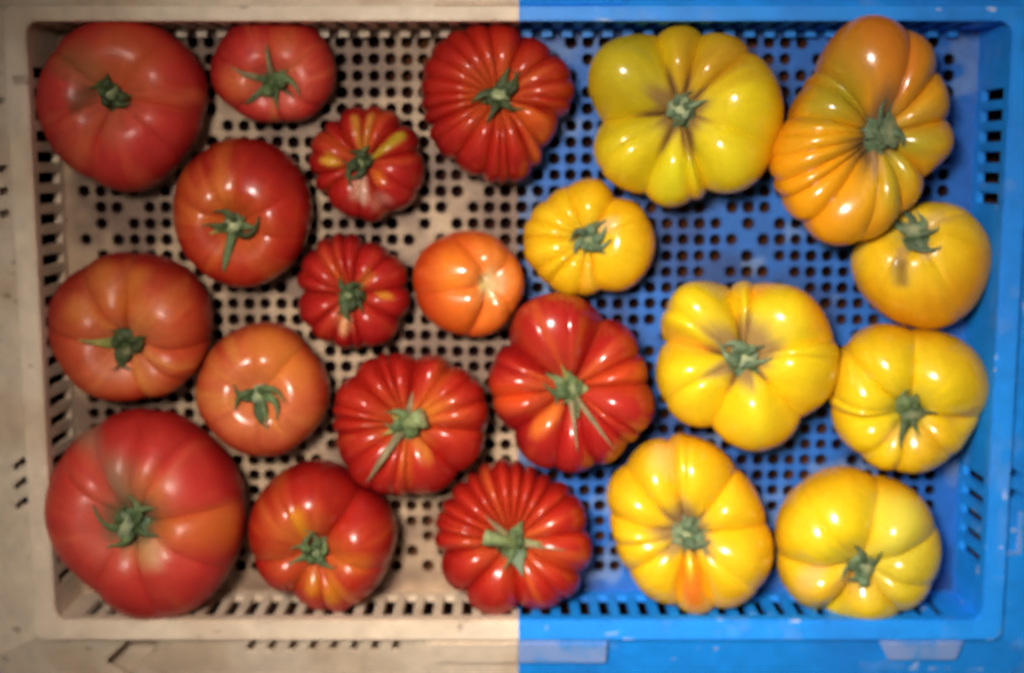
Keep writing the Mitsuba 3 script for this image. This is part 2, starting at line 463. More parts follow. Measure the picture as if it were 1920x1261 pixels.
def sepal(fr, phi, end, width, kind='g', curl=0.0, arch=0.004, bend=0.0, start=0.05):
    """One sepal lying on the tomato from the stem outwards; curl lifts its tip."""
    t = np.linspace(0, 1, 12)
    th = start + (math.radians(end) - start) * t
    ph = math.radians(phi) + bend * t ** 1.5
    u = fr.direction(ph, th)
    lift = 0.0022 + arch * np.sin(PI * np.clip(t * 1.1, 0, 1)) * (1 - t * 0.5) + curl * t ** 2.5
    # the ribbon bridges the hollow: its height follows the wider body, not every rib
    rad = fr.radius(u)
    rad = np.maximum(rad, np.convolve(np.pad(rad, 3, mode='edge'), np.ones(7) / 7, 'valid'))
    p = fr.c + u * (rad + lift)[:, None]
    w = width * np.clip(np.minimum(0.55 + 2.2 * t, 1.0) * (1 - t) ** 0.65, 0.06, 1) * (1 + 0.12 * np.sin(9 * t + phi))
    v, f = tube(p, w, 8, np.full(12, 0.0006) + 0.40 * w * np.exp(-t * 2.5), u)
    c0, c1 = (srgb(*c) for c in STEM_COLOURS[kind])
    tt = np.concatenate([np.repeat(t, 8), [0, 1]])
    n = meshkit.noise(v * 420)
    col = c0 * (1 - tt[:, None]) + c1 * tt[:, None]
    return v, f, col * (0.5 + 0.8 * n)[:, None]


def peduncle(fr, length, rad, lean_phi, lean, kind='g', rough=1.0):
    """The stub of the stalk: a ribbed, bent, slightly knobbed stick that rises from the pole."""
    t = np.linspace(0, 1, 10)
    a = fr.a
    side = math.cos(math.radians(lean_phi)) * fr.e1 + math.sin(math.radians(lean_phi)) * fr.e2
    base = fr.c + a * (fr.radius(a[None])[0] - 0.002)
    bend = lean * t ** 1.3
    d = np.cos(bend)[:, None] * a + np.sin(bend)[:, None] * side
    p = base + np.cumsum(d, 0) * length / 10
    rad = rad * 1.15
    r = rad * (1.45 - 0.75 * sstep(0, 0.35, t) + 0.32 * sstep(0.6, 1.0, t))
    v, f = tube(p, r, 14)
    n = meshkit.noise(v * 260 + 7)
    axis = np.vstack([np.repeat(p, 14, 0), p[:1], p[-1:]])
    rib = 1 + rough * 0.10 * np.cos(np.concatenate([np.tile(np.arange(14), 10), [0, 0]]) * PI) + 0.25 * (n - 0.5)
    v = axis + (v - axis) * rib[:, None]
    c0, c1 = (srgb(*c) for c in STEM_COLOURS[kind])
    tt = np.concatenate([np.repeat(t, 14), [0, 1]])
    col = c0 * (1 - tt[:, None]) + c1 * tt[:, None]
    col = col * (0.5 + 0.85 * n)[:, None]
    col[-1] = srgb(176, 178, 132)
    return v, f, col


def make_tomato(s):
    key = s['key']
    fr = Fruit(s)
    v, f, u = fr.mesh()
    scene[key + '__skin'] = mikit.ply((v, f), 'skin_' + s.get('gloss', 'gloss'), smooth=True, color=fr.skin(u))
    labels[key] = {'label': s['label'], 'category': 'tomato', 'group': s['group']}
    if s.get('skinlabel'):
        labels[key + '__skin'] = {'label': s['skinlabel']}
    rng = np.random.default_rng(s['seed'])
    st = s.get('stem')
    if not st:
        return
    v, f, col = peduncle(fr, *st['stub'])
    scene[key + '__stem'] = mikit.ply((v, f), 'stem', smooth=True, color=col)
    k = 0
    for a in st.get('sepals', ()):
        v, f, col = sepal(fr, *a)
        scene[key + '__sepal' + (f'_{k:03d}' if k else '')] = mikit.ply((v, f), 'stem', smooth=True, color=col)
        k += 1
    n = st.get('extra', 0)          # short sepals that arch up and curl round the stub
    off = rng.uniform(0, 360)
    for i in range(n):
        end = math.degrees(st.get('size', 0.011) * rng.uniform(1.0, 1.7) / np.mean(s['R'])) + 5
        v, f, col = sepal(fr, off + i * 360 / n + rng.uniform(-20, 20), end, rng.uniform(0.0026, 0.0043), st.get('kind', 'g'),
                          rng.uniform(-0.002, 0.007), rng.uniform(0.005, 0.013), rng.uniform(-1.5, 1.5))
        col = col * rng.uniform(0.65, 1.25)
        scene[key + '__sepal' + (f'_{k:03d}' if k else '')] = mikit.ply((v, f), 'stem', smooth=True, color=col)
        k += 1


TOMATOES = [
    {'c': [-0.2303, 0.0329, 0.0289], 'R': [0.05, 0.0499, 0.0509, 0.051, 0.0514, 0.0509, 0.0501, 0.05, 0.0492, 0.0494, 0.0493, 0.0497, 0.0498, 0.0504, 0.0507, 0.0488, 0.0481, 0.0483, 0.0498, 0.0497, 0.0498, 0.049, 0.049, 0.0491, 0.0503, 0.0509, 0.0518, 0.0529, 0.0518, 0.0509, 0.0485, 0.0477, 0.0468, 0.0467, 0.048, 0.0486], 'up': 0.0368, 'axis': [0.064, 0.125, 0.99], 'ribs': [(-111.6, 0.8), (-8.7, 0.75), (141.4, 0.55), (49.7, 0.35), (-158.3, 0.35), (-43.6, 0.3)], 'marks': [(130.6, 23.5, 140.4, 50.4, 13.299999999999999, (150, 110, 60), 0.6), (173.3, 24.0, -159.3, 34.9, 6.6499999999999995, (70, 60, 30), 0.7), (65.2, 28.7, 68.3, 31.9, 26.599999999999998, (196, 92, 34), 0.6), (-126.2, 24.3, -111.2, 25.3, 19.0, (186, 96, 60), 0.4)], 'pal': 'dull', 'gloss': 'matte', 'group': 'red tomatoes in the beige half of the crate', 'label': 'large smooth deep red tomato in the top left corner, pale crease beside its stem', 'amp': 0.1, 'key': 'red_tomato', 'seed': 100, 'stem': {'stub': (0.011, 0.0052, 120, 0.5, 'd'), 'extra': 6, 'size': 0.01, 'kind': 'd', 'sepals': [(155.0, 21.4, 0.003, 'g', 0.001)]}},
    {'c': [-0.1421, 0.053, 0.0201], 'R': [0.0367, 0.0361, 0.036, 0.0361, 0.0355, 0.0351, 0.034, 0.0327, 0.0316, 0.0314, 0.0317, 0.0326, 0.0337, 0.0341, 0.0346, 0.0352, 0.0364, 0.0375, 0.0377, 0.0378, 0.0375, 0.0361, 0.035, 0.0338, 0.0331, 0.0317, 0.0313, 0.031, 0.0318, 0.0325, 0.0342, 0.0349, 0.0364, 0.0364, 0.0372, 0.0364], 'up': 0.0256, 'axis': [0.105, -0.363, 0.926], 'ribs': [(91.5, 0.6), (160.3, 0.45), (-141.5, 0.55), (-83.2, 0.45), (-36.4, 0.45), (32.1, 0.35)], 'marks': [(-177.7, 44.9, -177.7, 44.9, 19.0, (206, 110, 50), 0.6), (67.8, 52.3, 67.8, 52.3, 19.0, (200, 100, 40), 0.5), (1.2, 32.0, 1.2, 32.0, 20.9, (196, 84, 60), 0.4)], 'pal': 'dull', 'gloss': 'matte', 'group': 'red tomatoes in the beige half of the crate', 'label': 'dull red tomato by the top rim with a green star of thin flat sepals', 'amp': 0.09, 'key': 'red_tomato_001', 'seed': 101, 'stem': {'stub': (0.007, 0.0045, -65, 0.6, 'd'), 'extra': 4, 'size': 0.009, 'kind': 'g', 'sepals': [(95.1, 52.5, 0.0026, 't', 0), (160.3, 55.5, 0.0028, 't', 0), (-143.2, 46.0, 0.003, 'g', 0), (-83.6, 35.1, 0.0032, 'g', 0), (-37.2, 32.5, 0.002, 'd', 0), (34.3, 28.9, 0.003, 'g', 0)]}},
    {'c': [-0.1617, -0.0312, 0.0266], 'R': [0.0413, 0.0416, 0.0421, 0.0434, 0.0435, 0.0444, 0.0443, 0.0452, 0.0448, 0.0452, 0.0443, 0.0443, 0.043, 0.043, 0.0424, 0.0427, 0.0419, 0.0413, 0.0405, 0.0406, 0.0414, 0.0424, 0.043, 0.0433, 0.0444, 0.0461, 0.0462, 0.0459, 0.0449, 0.044, 0.043, 0.0419, 0.0417, 0.041, 0.0414, 0.0411], 'up': 0.0338, 'axis': [-0.014, -0.26, 0.966], 'ribs': [(-16.2, 0.25), (-108.1, 0.35), (119.1, 0.3), (83.7, 0.25), (27.1, 0.25), (158.0, 0.25)], 'marks': [(110.9, 34.6, 107.0, 42.5, 13.299999999999999, (206, 110, 40), 0.6)], 'pal': 'bright', 'gloss': 'semi', 'group': 'red tomatoes in the beige half of the crate', 'label': 'smooth round red tomato with one long pale green sepal pointing down from its stem', 'amp': 0.08, 'key': 'red_tomato_002', 'seed': 102, 'stem': {'stub': (0.01, 0.0048, 98, 0.4, 'd'), 'extra': 3, 'size': 0.011, 'kind': 'd', 'sepals': [(-105.3, 41.5, 0.004, 'g', 0), (1.5, 23.2, 0.0042, 'g', 0.003), (37.7, 18.1, 0.003, 'g', 0.002), (-164.4, 26.3, 0.0032, 'y', 0), (125.4, 21.4, 0.003, 'd', 0.002)]}},
    {'c': [-0.087, -0.002, 0.0195], 'R': [0.0354, 0.0348, 0.0352, 0.0365, 0.0373, 0.0353, 0.035, 0.0367, 0.0354, 0.0351, 0.0356, 0.0363, 0.0357, 0.0346, 0.0351, 0.0363, 0.0365, 0.0363, 0.036, 0.0363, 0.0363, 0.0359, 0.0351, 0.0342, 0.0342, 0.0352, 0.0361, 0.037, 0.0367, 0.035, 0.0346, 0.0361, 0.0366, 0.0367, 0.0357, 0.0351], 'up': 0.0248, 'axis': [-0.079, 0.019, 0.997], 'ribs': [(90.7, 0.6), (70.3, 0.5), (47.6, 0.9), (13.3, 0.7), (-29.3, 0.4), (-64.5, 0.6), (-67.7, 0.7), (-96.6, 0.5), (-143.7, 0.7), (-165.9, 0.7), (169.1, 0.4), (141.6, 0.6), (123.6, 0.8)], 'marks': [(99.8, 58.4, 95.3, 28.4, 4.75, (190, 130, 44), 0.8), (79.5, 59.0, 76.4, 29.3, 4.75, (184, 128, 50), 0.7), (36.3, 61.8, 29.1, 25.6, 6.175, (164, 146, 34), 0.85), (174.8, 43.7, 179.8, 39.7, 7.6, (204, 150, 44), 0.9), (-36.8, 32.1, -40.7, 33.6, 8.549999999999999, (206, 112, 30), 0.7), (-94.4, 30.0, -94.3, 43.4, 9.5, (206, 176, 150), 0.7), (-65.2, 58.2, -65.8, 59.1, 9.5, (200, 150, 130), 0.5)], 'pal': 'deep', 'gloss': 'semi', 'group': 'red tomatoes in the beige half of the crate', 'label': 'small ribbed red tomato with yellow-green streaks and a whitish scar below its stem', 'amp': 0.16, 'dep': 0.25, 'eq': 0.4, 'key': 'red_tomato_003', 'seed': 103, 'stem': {'stub': (0.008, 0.0045, -161, 0.7, 'd'), 'extra': 6, 'size': 0.011, 'kind': 'd'}},
    {'c': [-0.0101, 0.0347, 0.0248], 'R': [0.047, 0.0489, 0.0494, 0.0481, 0.0465, 0.046, 0.0448, 0.0475, 0.0479, 0.0475, 0.0469, 0.0468, 0.0478, 0.0492, 0.0487, 0.0477, 0.0471, 0.0455, 0.0448, 0.045, 0.0449, 0.0453, 0.0452, 0.046, 0.0467, 0.0475, 0.0487, 0.0498, 0.0508, 0.0514, 0.0496, 0.0458, 0.0425, 0.0416, 0.0424, 0.0446], 'up': 0.0315, 'axis': [0.12, 0.093, 0.988], 'ribs': [(-144.9, 0.4), (-124.8, 0.7), (-100.0, 0.7), (-88.6, 0.5), (-81.0, 0.6), (-59.6, 0.8), (-45.2, 1.0), (-14.8, 0.9), (-2.4, 0.4), (15.7, 0.4), (39.0, 0.6), (66.8, 0.9), (97.0, 0.6), (115.2, 0.5), (131.4, 0.4), (147.5, 0.4), (163.4, 0.5), (177.7, 0.5), (-171.1, 0.6), (-158.8, 0.8)], 'marks': [(-35.7, 43.4, -35.7, 43.4, 11.399999999999999, (214, 96, 30), 0.5)], 'pal': 'bright', 'gloss': 'gloss', 'group': 'red tomatoes in the beige half of the crate', 'label': 'large glossy red tomato with many fine ribs, astride the colour change at the top', 'amp': 0.12, 'dep': 0.26, 'eq': 0.45, 'key': 'red_tomato_004', 'seed': 104, 'stem': {'stub': (0.01, 0.005, -99, 0.5, 'g'), 'extra': 7, 'size': 0.015, 'kind': 'd', 'sepals': [(90.2, 22.7, 0.0034, 'd', 0.003), (-32.6, 21.1, 0.003, 't', 0.003)]}},
    {'c': [-0.2309, -0.0996, 0.0286], 'R': [0.049, 0.0492, 0.0497, 0.0489, 0.0484, 0.0479, 0.047, 0.0469, 0.0466, 0.0466, 0.0463, 0.0463, 0.0459, 0.0464, 0.0469, 0.0479, 0.0493, 0.0495, 0.0496, 0.0499, 0.0486, 0.048, 0.048, 0.0482, 0.0477, 0.0469, 0.0463, 0.0458, 0.0465, 0.0463, 0.047, 0.047, 0.0474, 0.0479, 0.0482, 0.049], 'up': 0.0363, 'axis': [0.119, -0.298, 0.947], 'ribs': [(122.2, 0.7), (83.0, 0.9), (-9.0, 0.6), (-79.9, 0.4), (173.6, 0.5), (-41.9, 0.3)], 'marks': [(102.7, 70.6, 101.5, 53.0, 15.2, (206, 120, 50), 0.6), (76.6, 68.7, 84.3, 45.9, 9.5, (204, 116, 40), 0.6), (137.0, 55.9, 138.7, 54.2, 11.399999999999999, (206, 124, 50), 0.6)], 'bulges': [(34.4, 44.8, 34, 0.1)], 'pal': 'rusty', 'gloss': 'matte', 'group': 'red tomatoes in the beige half of the crate', 'label': 'orange-red tomato against the left wall with two curved furrows above its stem', 'amp': 0.11, 'dep': 0.25, 'key': 'red_tomato_005', 'seed': 105, 'stem': {'stub': (0.012, 0.0052, -46, 0.7, 'd'), 'extra': 6, 'size': 0.011, 'kind': 'd', 'sepals': [(167.1, 41.6, 0.0044, 'y', 0), (-113.0, 19.7, 0.003, 'y', 0.001), (126.9, 20.4, 0.004, 'g', 0.002)]}},
    {'c': [-0.097, -0.0799, 0.02], 'R': [0.0367, 0.0368, 0.0374, 0.0369, 0.0364, 0.0355, 0.0344, 0.0335, 0.0352, 0.0368, 0.0383, 0.039, 0.0393, 0.0374, 0.036, 0.0369, 0.0367, 0.0364, 0.0366, 0.0364, 0.0362, 0.0364, 0.0363, 0.0363, 0.0364, 0.0363, 0.0363, 0.0362, 0.0369, 0.037, 0.0367, 0.0381, 0.0375, 0.0369, 0.0369, 0.0372], 'up': 0.0255, 'axis': [0.005, 0.014, 1.0], 'ribs': [(130.2, 0.5), (111.0, 0.6), (97.6, 0.5), (77.9, 0.7), (46.0, 0.6), (6.0, 0.8), (-30.5, 0.7), (-80.2, 0.6), (-90.1, 0.6), (-112.2, 0.6), (-141.4, 0.5), (-144.6, 0.4), (179.3, 0.9), (156.8, 0.5)], 'marks': [(-0.8, 45.9, -1.2, 54.1, 4.75, (206, 140, 44), 0.8), (46.2, 40.8, 42.6, 26.8, 7.6, (196, 120, 50), 0.6), (-109.6, 27.4, -102.7, 44.2, 9.5, (222, 160, 110), 0.85)], 'pal': 'deep', 'gloss': 'semi', 'group': 'red tomatoes in the beige half of the crate', 'label': 'small ribbed red tomato with a peach scar below its stem, beside the orange tomato', 'amp': 0.16, 'dep': 0.24, 'eq': 0.4, 'key': 'red_tomato_006', 'seed': 106, 'stem': {'stub': (0.009, 0.005, -81, 0.6, 'd'), 'extra': 7, 'size': 0.013, 'kind': 'd'}},
    {'c': [-0.0269, -0.0747, 0.0228], 'R': [0.0336, 0.0337, 0.0334, 0.0331, 0.0331, 0.0327, 0.033, 0.0324, 0.0325, 0.0325, 0.0326, 0.033, 0.0332, 0.034, 0.034, 0.0349, 0.0343, 0.0342, 0.0339, 0.0332, 0.033, 0.0325, 0.0325, 0.0321, 0.0321, 0.0323, 0.0328, 0.0338, 0.0337, 0.0337, 0.0338, 0.0337, 0.0335, 0.0333, 0.0333, 0.0339], 'up': 0.0291, 'axis': [0.535, 0.088, 0.84], 'ribs': [(117.7, 0.5), (-94.8, 0.95), (-167.8, 0.55), (48.0, 0.3), (-44.1, 0.3)], 'marks': [(77.8, 5.3, -79.0, 7.4, 12.35, (220, 196, 140), 0.85), (-179.9, 9.8, -156.3, 8.1, 7.6, (176, 160, 90), 0.7), (158.7, 15.0, 109.6, 12.3, 4.75, (120, 90, 40), 0.6), (156.3, 51.3, -178.5, 48.7, 17.099999999999998, (246, 140, 24), 0.4)], 'pal': 'orange', 'gloss': 'gloss', 'group': 'red tomatoes in the beige half of the crate', 'label': 'only plain orange tomato, small and smooth, with a pale stem scar and no stalk', 'amp': 0.11, 'dep': 0.14, 'key': 'orange_tomato', 'seed': 107},
    {'c': [-0.1522, -0.1394, 0.0264], 'R': [0.0411, 0.0401, 0.0396, 0.0392, 0.0389, 0.0393, 0.0411, 0.0418, 0.0421, 0.0423, 0.0411, 0.0411, 0.04, 0.0399, 0.0397, 0.0399, 0.0399, 0.0401, 0.0411, 0.041, 0.0407, 0.0401, 0.0397, 0.0399, 0.04, 0.0408, 0.0411, 0.0417, 0.0413, 0.041, 0.0404, 0.04, 0.0401, 0.0402, 0.0412, 0.0407], 'up': 0.0336, 'axis': [0.063, 0.054, 0.997], 'ribs': [(47.3, 0.6), (-54.7, 0.3), (157.1, 0.25), (-89.2, 0.3), (-147.8, 0.2), (95.1, 0.2)], 'marks': [(74.3, 50.5, 40.8, 45.8, 24.7, (212, 124, 40), 0.6)], 'pal': 'rusty', 'gloss': 'semi', 'group': 'red tomatoes in the beige half of the crate', 'label': 'smooth orange-red tomato with a short tidy green stem, left of the split-ribbed red tomato', 'amp': 0.08, 'dep': 0.18, 'sh': 1.5, 'key': 'red_tomato_007', 'seed': 108, 'stem': {'stub': (0.008, 0.005, 20, 0.5, 'b'), 'extra': 6, 'size': 0.013, 'kind': 'g'}},
    {'c': [-0.2224, -0.214, 0.036], 'R': [0.0593, 0.0596, 0.0599, 0.0591, 0.0593, 0.06, 0.0616, 0.0632, 0.0644, 0.0651, 0.0652, 0.0652, 0.0645, 0.0636, 0.0632, 0.0627, 0.0622, 0.061, 0.0606, 0.0592, 0.0585, 0.0575, 0.0565, 0.057, 0.0592, 0.0626, 0.0662, 0.0679, 0.0682, 0.0666, 0.0654, 0.0634, 0.0615, 0.0603, 0.0593, 0.0592], 'up': 0.0458, 'axis': [-0.063, 0.069, 0.996], 'ribs': [(117.9, 0.6), (86.5, 0.5), (59.3, 0.35), (8.3, 0.5), (-80.7, 0.5), (-120.5, 0.4), (-31.8, 0.3), (143.8, 0.3)], 'marks': [(97.7, 24.7, 123.9, 77.7, 7.6, (160, 124, 96), 0.75), (94.2, 35.2, 95.0, 24.6, 13.299999999999999, (150, 110, 80), 0.7), (42.2, 19.0, 6.6, 21.5, 13.299999999999999, (104, 76, 56), 0.8), (-45.9, 25.8, -48.2, 26.7, 11.399999999999999, (222, 170, 130), 0.8), (-5.7, 30.7, -5.1, 70.5, 13.299999999999999, (206, 108, 30), 0.6), (65.5, 31.9, 46.8, 30.3, 13.299999999999999, (206, 120, 60), 0.5), (-81.2, 18.8, -69.6, 22.5, 13.299999999999999, (190, 130, 60), 0.6)], 'pal': 'dull', 'gloss': 'matte', 'group': 'red tomatoes in the beige half of the crate', 'label': 'biggest red tomato, in the bottom left corner, with tan crease and brown stem hollow', 'amp': 0.1, 'dep': 0.22, 'cork': (17, 0.1, (112, 92, 62), 0.85), 'key': 'red_tomato_008', 'seed': 109, 'stem': {'stub': (0.012, 0.0065, 171, 0.5, 'b'), 'extra': 6, 'size': 0.016, 'kind': 'g'}},
    {'c': [-0.0632, -0.1601, 0.0274], 'R': [0.0481, 0.0484, 0.049, 0.0492, 0.0481, 0.0451, 0.0472, 0.0479, 0.0438, 0.0432, 0.0449, 0.0463, 0.0486, 0.0477, 0.048, 0.0487, 0.0485, 0.0476, 0.0473, 0.0467, 0.0465, 0.0472, 0.0493, 0.0502, 0.0475, 0.0461, 0.045, 0.0447, 0.0448, 0.0463, 0.0469, 0.046, 0.0467, 0.0478, 0.0484, 0.0483], 'up': 0.0348, 'axis': [0.014, 0.186, 0.982], 'ribs': [(83.5, 1.1), (53.9, 0.8), (35.1, 0.35), (16.6, 0.35), (-6.4, 0.7), (-44.8, 1.0), (-88.9, 0.6), (-102.5, 0.4), (-119.2, 0.5), (-144.8, 0.5), (-171.1, 0.6), (175.6, 0.6), (165.7, 0.4), (138.4, 0.8), (116.2, 0.6), (105.7, 0.6)], 'marks': [(34.5, 22.3, 21.0, 16.4, 12.35, (216, 130, 40), 0.7), (-51.9, 31.1, -53.9, 42.3, 8.549999999999999, (216, 140, 60), 0.6)], 'bulges': [(19.4, 42.9, 34, 0.14), (67.0, 54.2, 14, 0.08), (149.4, 49.4, 24, 0.06)], 'slit': [75.6, 26.7], 'pal': 'bright', 'gloss': 'gloss', 'group': 'red tomatoes in the beige half of the crate', 'label': 'ribbed red tomato with a deep cleft and a long grey-green sepal hanging down its front', 'amp': 0.14, 'dep': 0.28, 'key': 'red_tomato_009', 'seed': 110, 'stem': {'stub': (0.024, 0.0052, 20, 1.2, 'p'), 'extra': 6, 'size': 0.012, 'kind': 'g', 'sepals': [(-124.3, 64.2, 0.0036, 't', 0.001), (80.3, 42.5, 0.0036, 't', 0.001), (-155.5, 30.5, 0.003, 'y', 0.001), (150.8, 21.3, 0.0026, 'y', 0.006), (96.4, 20.7, 0.0022, 'g', 0.003)]}},
    {'c': [0.0358, -0.1369, 0.0302], 'R': [0.05, 0.0478, 0.0482, 0.0497, 0.051, 0.0521, 0.0526, 0.0509, 0.0524, 0.0541, 0.0547, 0.0555, 0.0558, 0.0546, 0.0508, 0.0487, 0.0501, 0.0513, 0.0511, 0.0508, 0.0493, 0.0471, 0.0497, 0.0516, 0.0534, 0.055, 0.0556, 0.0539, 0.0528, 0.0532, 0.0547, 0.0491, 0.0494, 0.0528, 0.0547, 0.0535], 'up': 0.0384, 'axis': [-0.062, 0.128, 0.99], 'ribs': [(64.2, 1.1), (145.6, 1.0), (115.1, 0.1), (90.9, 0.1), (26.0, 0.7), (3.0, 0.75), (-33.2, 0.45), (163.0, 0.35), (-172.4, 0.6), (-141.2, 1.0), (-100.5, 0.85), (-72.3, 0.8), (-44.5, 0.5)], 'marks': [(-125.4, 35.8, -131.0, 50.5, 8.549999999999999, (222, 120, 40), 0.7), (-174.3, 64.1, -173.6, 48.9, 9.5, (214, 70, 20), 0.6), (16.7, 37.9, 10.5, 58.7, 13.299999999999999, (206, 80, 24), 0.5), (-22.1, 24.0, -16.2, 50.4, 13.299999999999999, (170, 40, 30), 0.5)], 'bulges': [(104.9, 45.9, 30, 0.16), (-171.9, 46.7, 22, 0.06), (7.8, 43.1, 26, 0.06)], 'slit': [-77.6, 26.5], 'pal': 'deep', 'gloss': 'gloss', 'group': 'red tomatoes in the beige half of the crate', 'label': 'big glossy dark red tomato with one broad top lobe and a ragged leafy stem', 'amp': 0.16, 'dep': 0.3, 'key': 'red_tomato_010', 'seed': 111, 'stem': {'stub': (0.01, 0.0045, 10, 0.8, 'g'), 'extra': 6, 'size': 0.012, 'kind': 'g', 'sepals': [(-0.1, 24.4, 0.008, 'p', 0.004), (147.4, 33.3, 0.006, 'g', 0.006), (107.5, 23.5, 0.003, 'y', 0.006), (-75.0, 40.7, 0.0064, 'g', 0.001), (-108.4, 24.4, 0.0034, 'y', 0.001), (-53.8, 62.7, 0.0022, 't', 0.002), (-83.3, 55.3, 0.0024, 't', 0.001)]}},
    {'c': [-0.1174, -0.2308, 0.029], 'R': [0.0461, 0.0464, 0.0464, 0.0456, 0.0444, 0.0433, 0.0426, 0.045, 0.0466, 0.0473, 0.0473, 0.0474, 0.047, 0.0467, 0.0464, 0.0459, 0.046, 0.0455, 0.0454, 0.0456, 0.0452, 0.0452, 0.0449, 0.0456, 0.0422, 0.0432, 0.0464, 0.0475, 0.0484, 0.0487, 0.048, 0.0461, 0.0451, 0.0448, 0.045, 0.0453], 'up': 0.037, 'axis': [-0.028, -0.093, 0.995], 'ribs': [(53.1, 1.0), (-118.8, 0.8), (-84.7, 0.5), (-64.5, 0.4), (-19.3, 0.3), (-166.4, 0.5), (121.0, 0.15), (108.0, 0.15)], 'marks': [(107.8, 37.6, 112.3, 23.9, 6.6499999999999995, (222, 140, 30), 0.85), (-94.9, 32.1, -95.0, 36.3, 7.6, (206, 130, 30), 0.7), (-69.1, 39.7, -71.7, 43.6, 8.549999999999999, (206, 130, 30), 0.7), (-15.8, 32.0, -13.0, 43.7, 9.5, (206, 110, 30), 0.6)], 'bulges': [(100.4, 47.8, 34, 0.1)], 'pal': 'bright', 'gloss': 'semi', 'group': 'red tomatoes in the beige half of the crate', 'label': 'red tomato by the bottom wall with one long furrow, orange blaze above its stem', 'amp': 0.11, 'dep': 0.24, 'key': 'red_tomato_011', 'seed': 112, 'stem': {'stub': (0.008, 0.0055, -120, 0.4, 'b'), 'extra': 6, 'size': 0.012, 'kind': 'g', 'sepals': [(-158.2, 30.1, 0.0034, 'g', 0), (-46.2, 20.5, 0.003, 'd', 0.002)]}},
    {'c': [0.0004, -0.2333, 0.0283], 'R': [0.0516, 0.0503, 0.0496, 0.0504, 0.0508, 0.0473, 0.0458, 0.0468, 0.0496, 0.0522, 0.0527, 0.052, 0.0505, 0.0498, 0.0508, 0.0511, 0.0497, 0.0504, 0.0503, 0.0497, 0.0495, 0.0525, 0.0506, 0.0517, 0.051, 0.0502, 0.0498, 0.0469, 0.0461, 0.0475, 0.0499, 0.0516, 0.0525, 0.053, 0.0528, 0.0519], 'up': 0.036, 'axis': [-0.013, 0.207, 0.978], 'ribs': [(129.1, 0.6), (118.3, 0.6), (104.6, 0.6), (91.4, 0.6), (80.4, 0.6), (67.8, 0.6), (55.3, 0.6), (38.3, 0.6), (7.4, 0.7), (-26.4, 0.8), (-49.9, 0.5), (-84.1, 1.0), (-132.4, 0.9), (-169.8, 0.8), (172.7, 0.5), (164.1, 0.3), (158.0, 0.5), (145.8, 0.6)], 'slit': [151.5, 14.8], 'pal': 'bright', 'gloss': 'gloss', 'group': 'red tomatoes in the beige half of the crate', 'label': 'glossy red tomato with many narrow ribs and thick curved green stalk by the bottom wall', 'amp': 0.15, 'dep': 0.3, 'eq': 0.45, 'key': 'red_tomato_012', 'seed': 113, 'stem': {'stub': (0.032, 0.0042, 165, 1.5, 'p'), 'extra': 6, 'size': 0.013, 'kind': 'g', 'sepals': [(-71.9, 37.8, 0.0085, 'b', 0.003), (-93.1, 24.2, 0.0055, 'g', 0.004), (-41.2, 24.5, 0.0045, 'g', 0.003), (-0.5, 33.7, 0.0042, 'p', 0.002), (-7.6, 49.2, 0.002, 't', 0.002), (134.2, 35.8, 0.0036, 't', 0.003), (177.4, 23.6, 0.0024, 'y', 0.006), (65.4, 27.0, 0.0064, 'g', 0.006)]}},
    {'c': [0.1009, 0.0263, 0.0307], 'R': [0.0584, 0.0574, 0.0569, 0.0569, 0.0567, 0.0559, 0.0549, 0.0519, 0.0522, 0.055, 0.0527, 0.0524, 0.056, 0.059, 0.0607, 0.0614, 0.0606, 0.058, 0.0512, 0.0543, 0.0564, 0.0571, 0.057, 0.0556, 0.055, 0.0555, 0.0575, 0.0554, 0.051, 0.0506, 0.0566, 0.0584, 0.0585, 0.0585, 0.0581, 0.0584], 'up': 0.039, 'axis': [-0.179, 0.073, 0.981], 'ribs': [(-175.0, 1.1), (107.8, 0.9), (76.0, 0.9), (41.8, 0.7), (-20.9, 0.4), (-71.4, 1.0), (-82.7, 0.6), (-114.5, 0.8), (-145.8, 0.25)], 'marks': [(142.3, 49.5, 156.6, 41.1, 32.3, (176, 156, 26), 0.85), (87.2, 39.0, 86.9, 62.3, 15.2, (190, 146, 24), 0.8), (56.7, 48.0, 46.0, 62.2, 20.9, (184, 132, 30), 0.8), (-95.7, 51.6, -99.5, 63.8, 13.299999999999999, (206, 200, 30), 0.7), (-41.9, 60.5, -49.4, 69.6, 22.799999999999997, (214, 200, 30), 0.5)], 'bulges': [(144.0, 46.0, 28, 0.1), (19.2, 47.6, 28, 0.08), (-53.8, 55.6, 22, 0.1), (-144.8, 52.8, 24, 0.08)], 'pal': 'lemon', 'gloss': 'gloss', 'group': 'yellow tomatoes in the blue half of the crate', 'label': 'large lobed lemon yellow tomato near the top rim, with one olive lobe', 'amp': 0.17, 'dep': 0.3, 'sh': 0.7, 'cork': (21, 0.3, (140, 100, 64), 0.85), 'key': 'yellow_tomato', 'seed': 114, 'stem': {'stub': (0.01, 0.0065, 120, 0.3, 'b'), 'extra': 7, 'size': 0.012, 'kind': 'b'}},
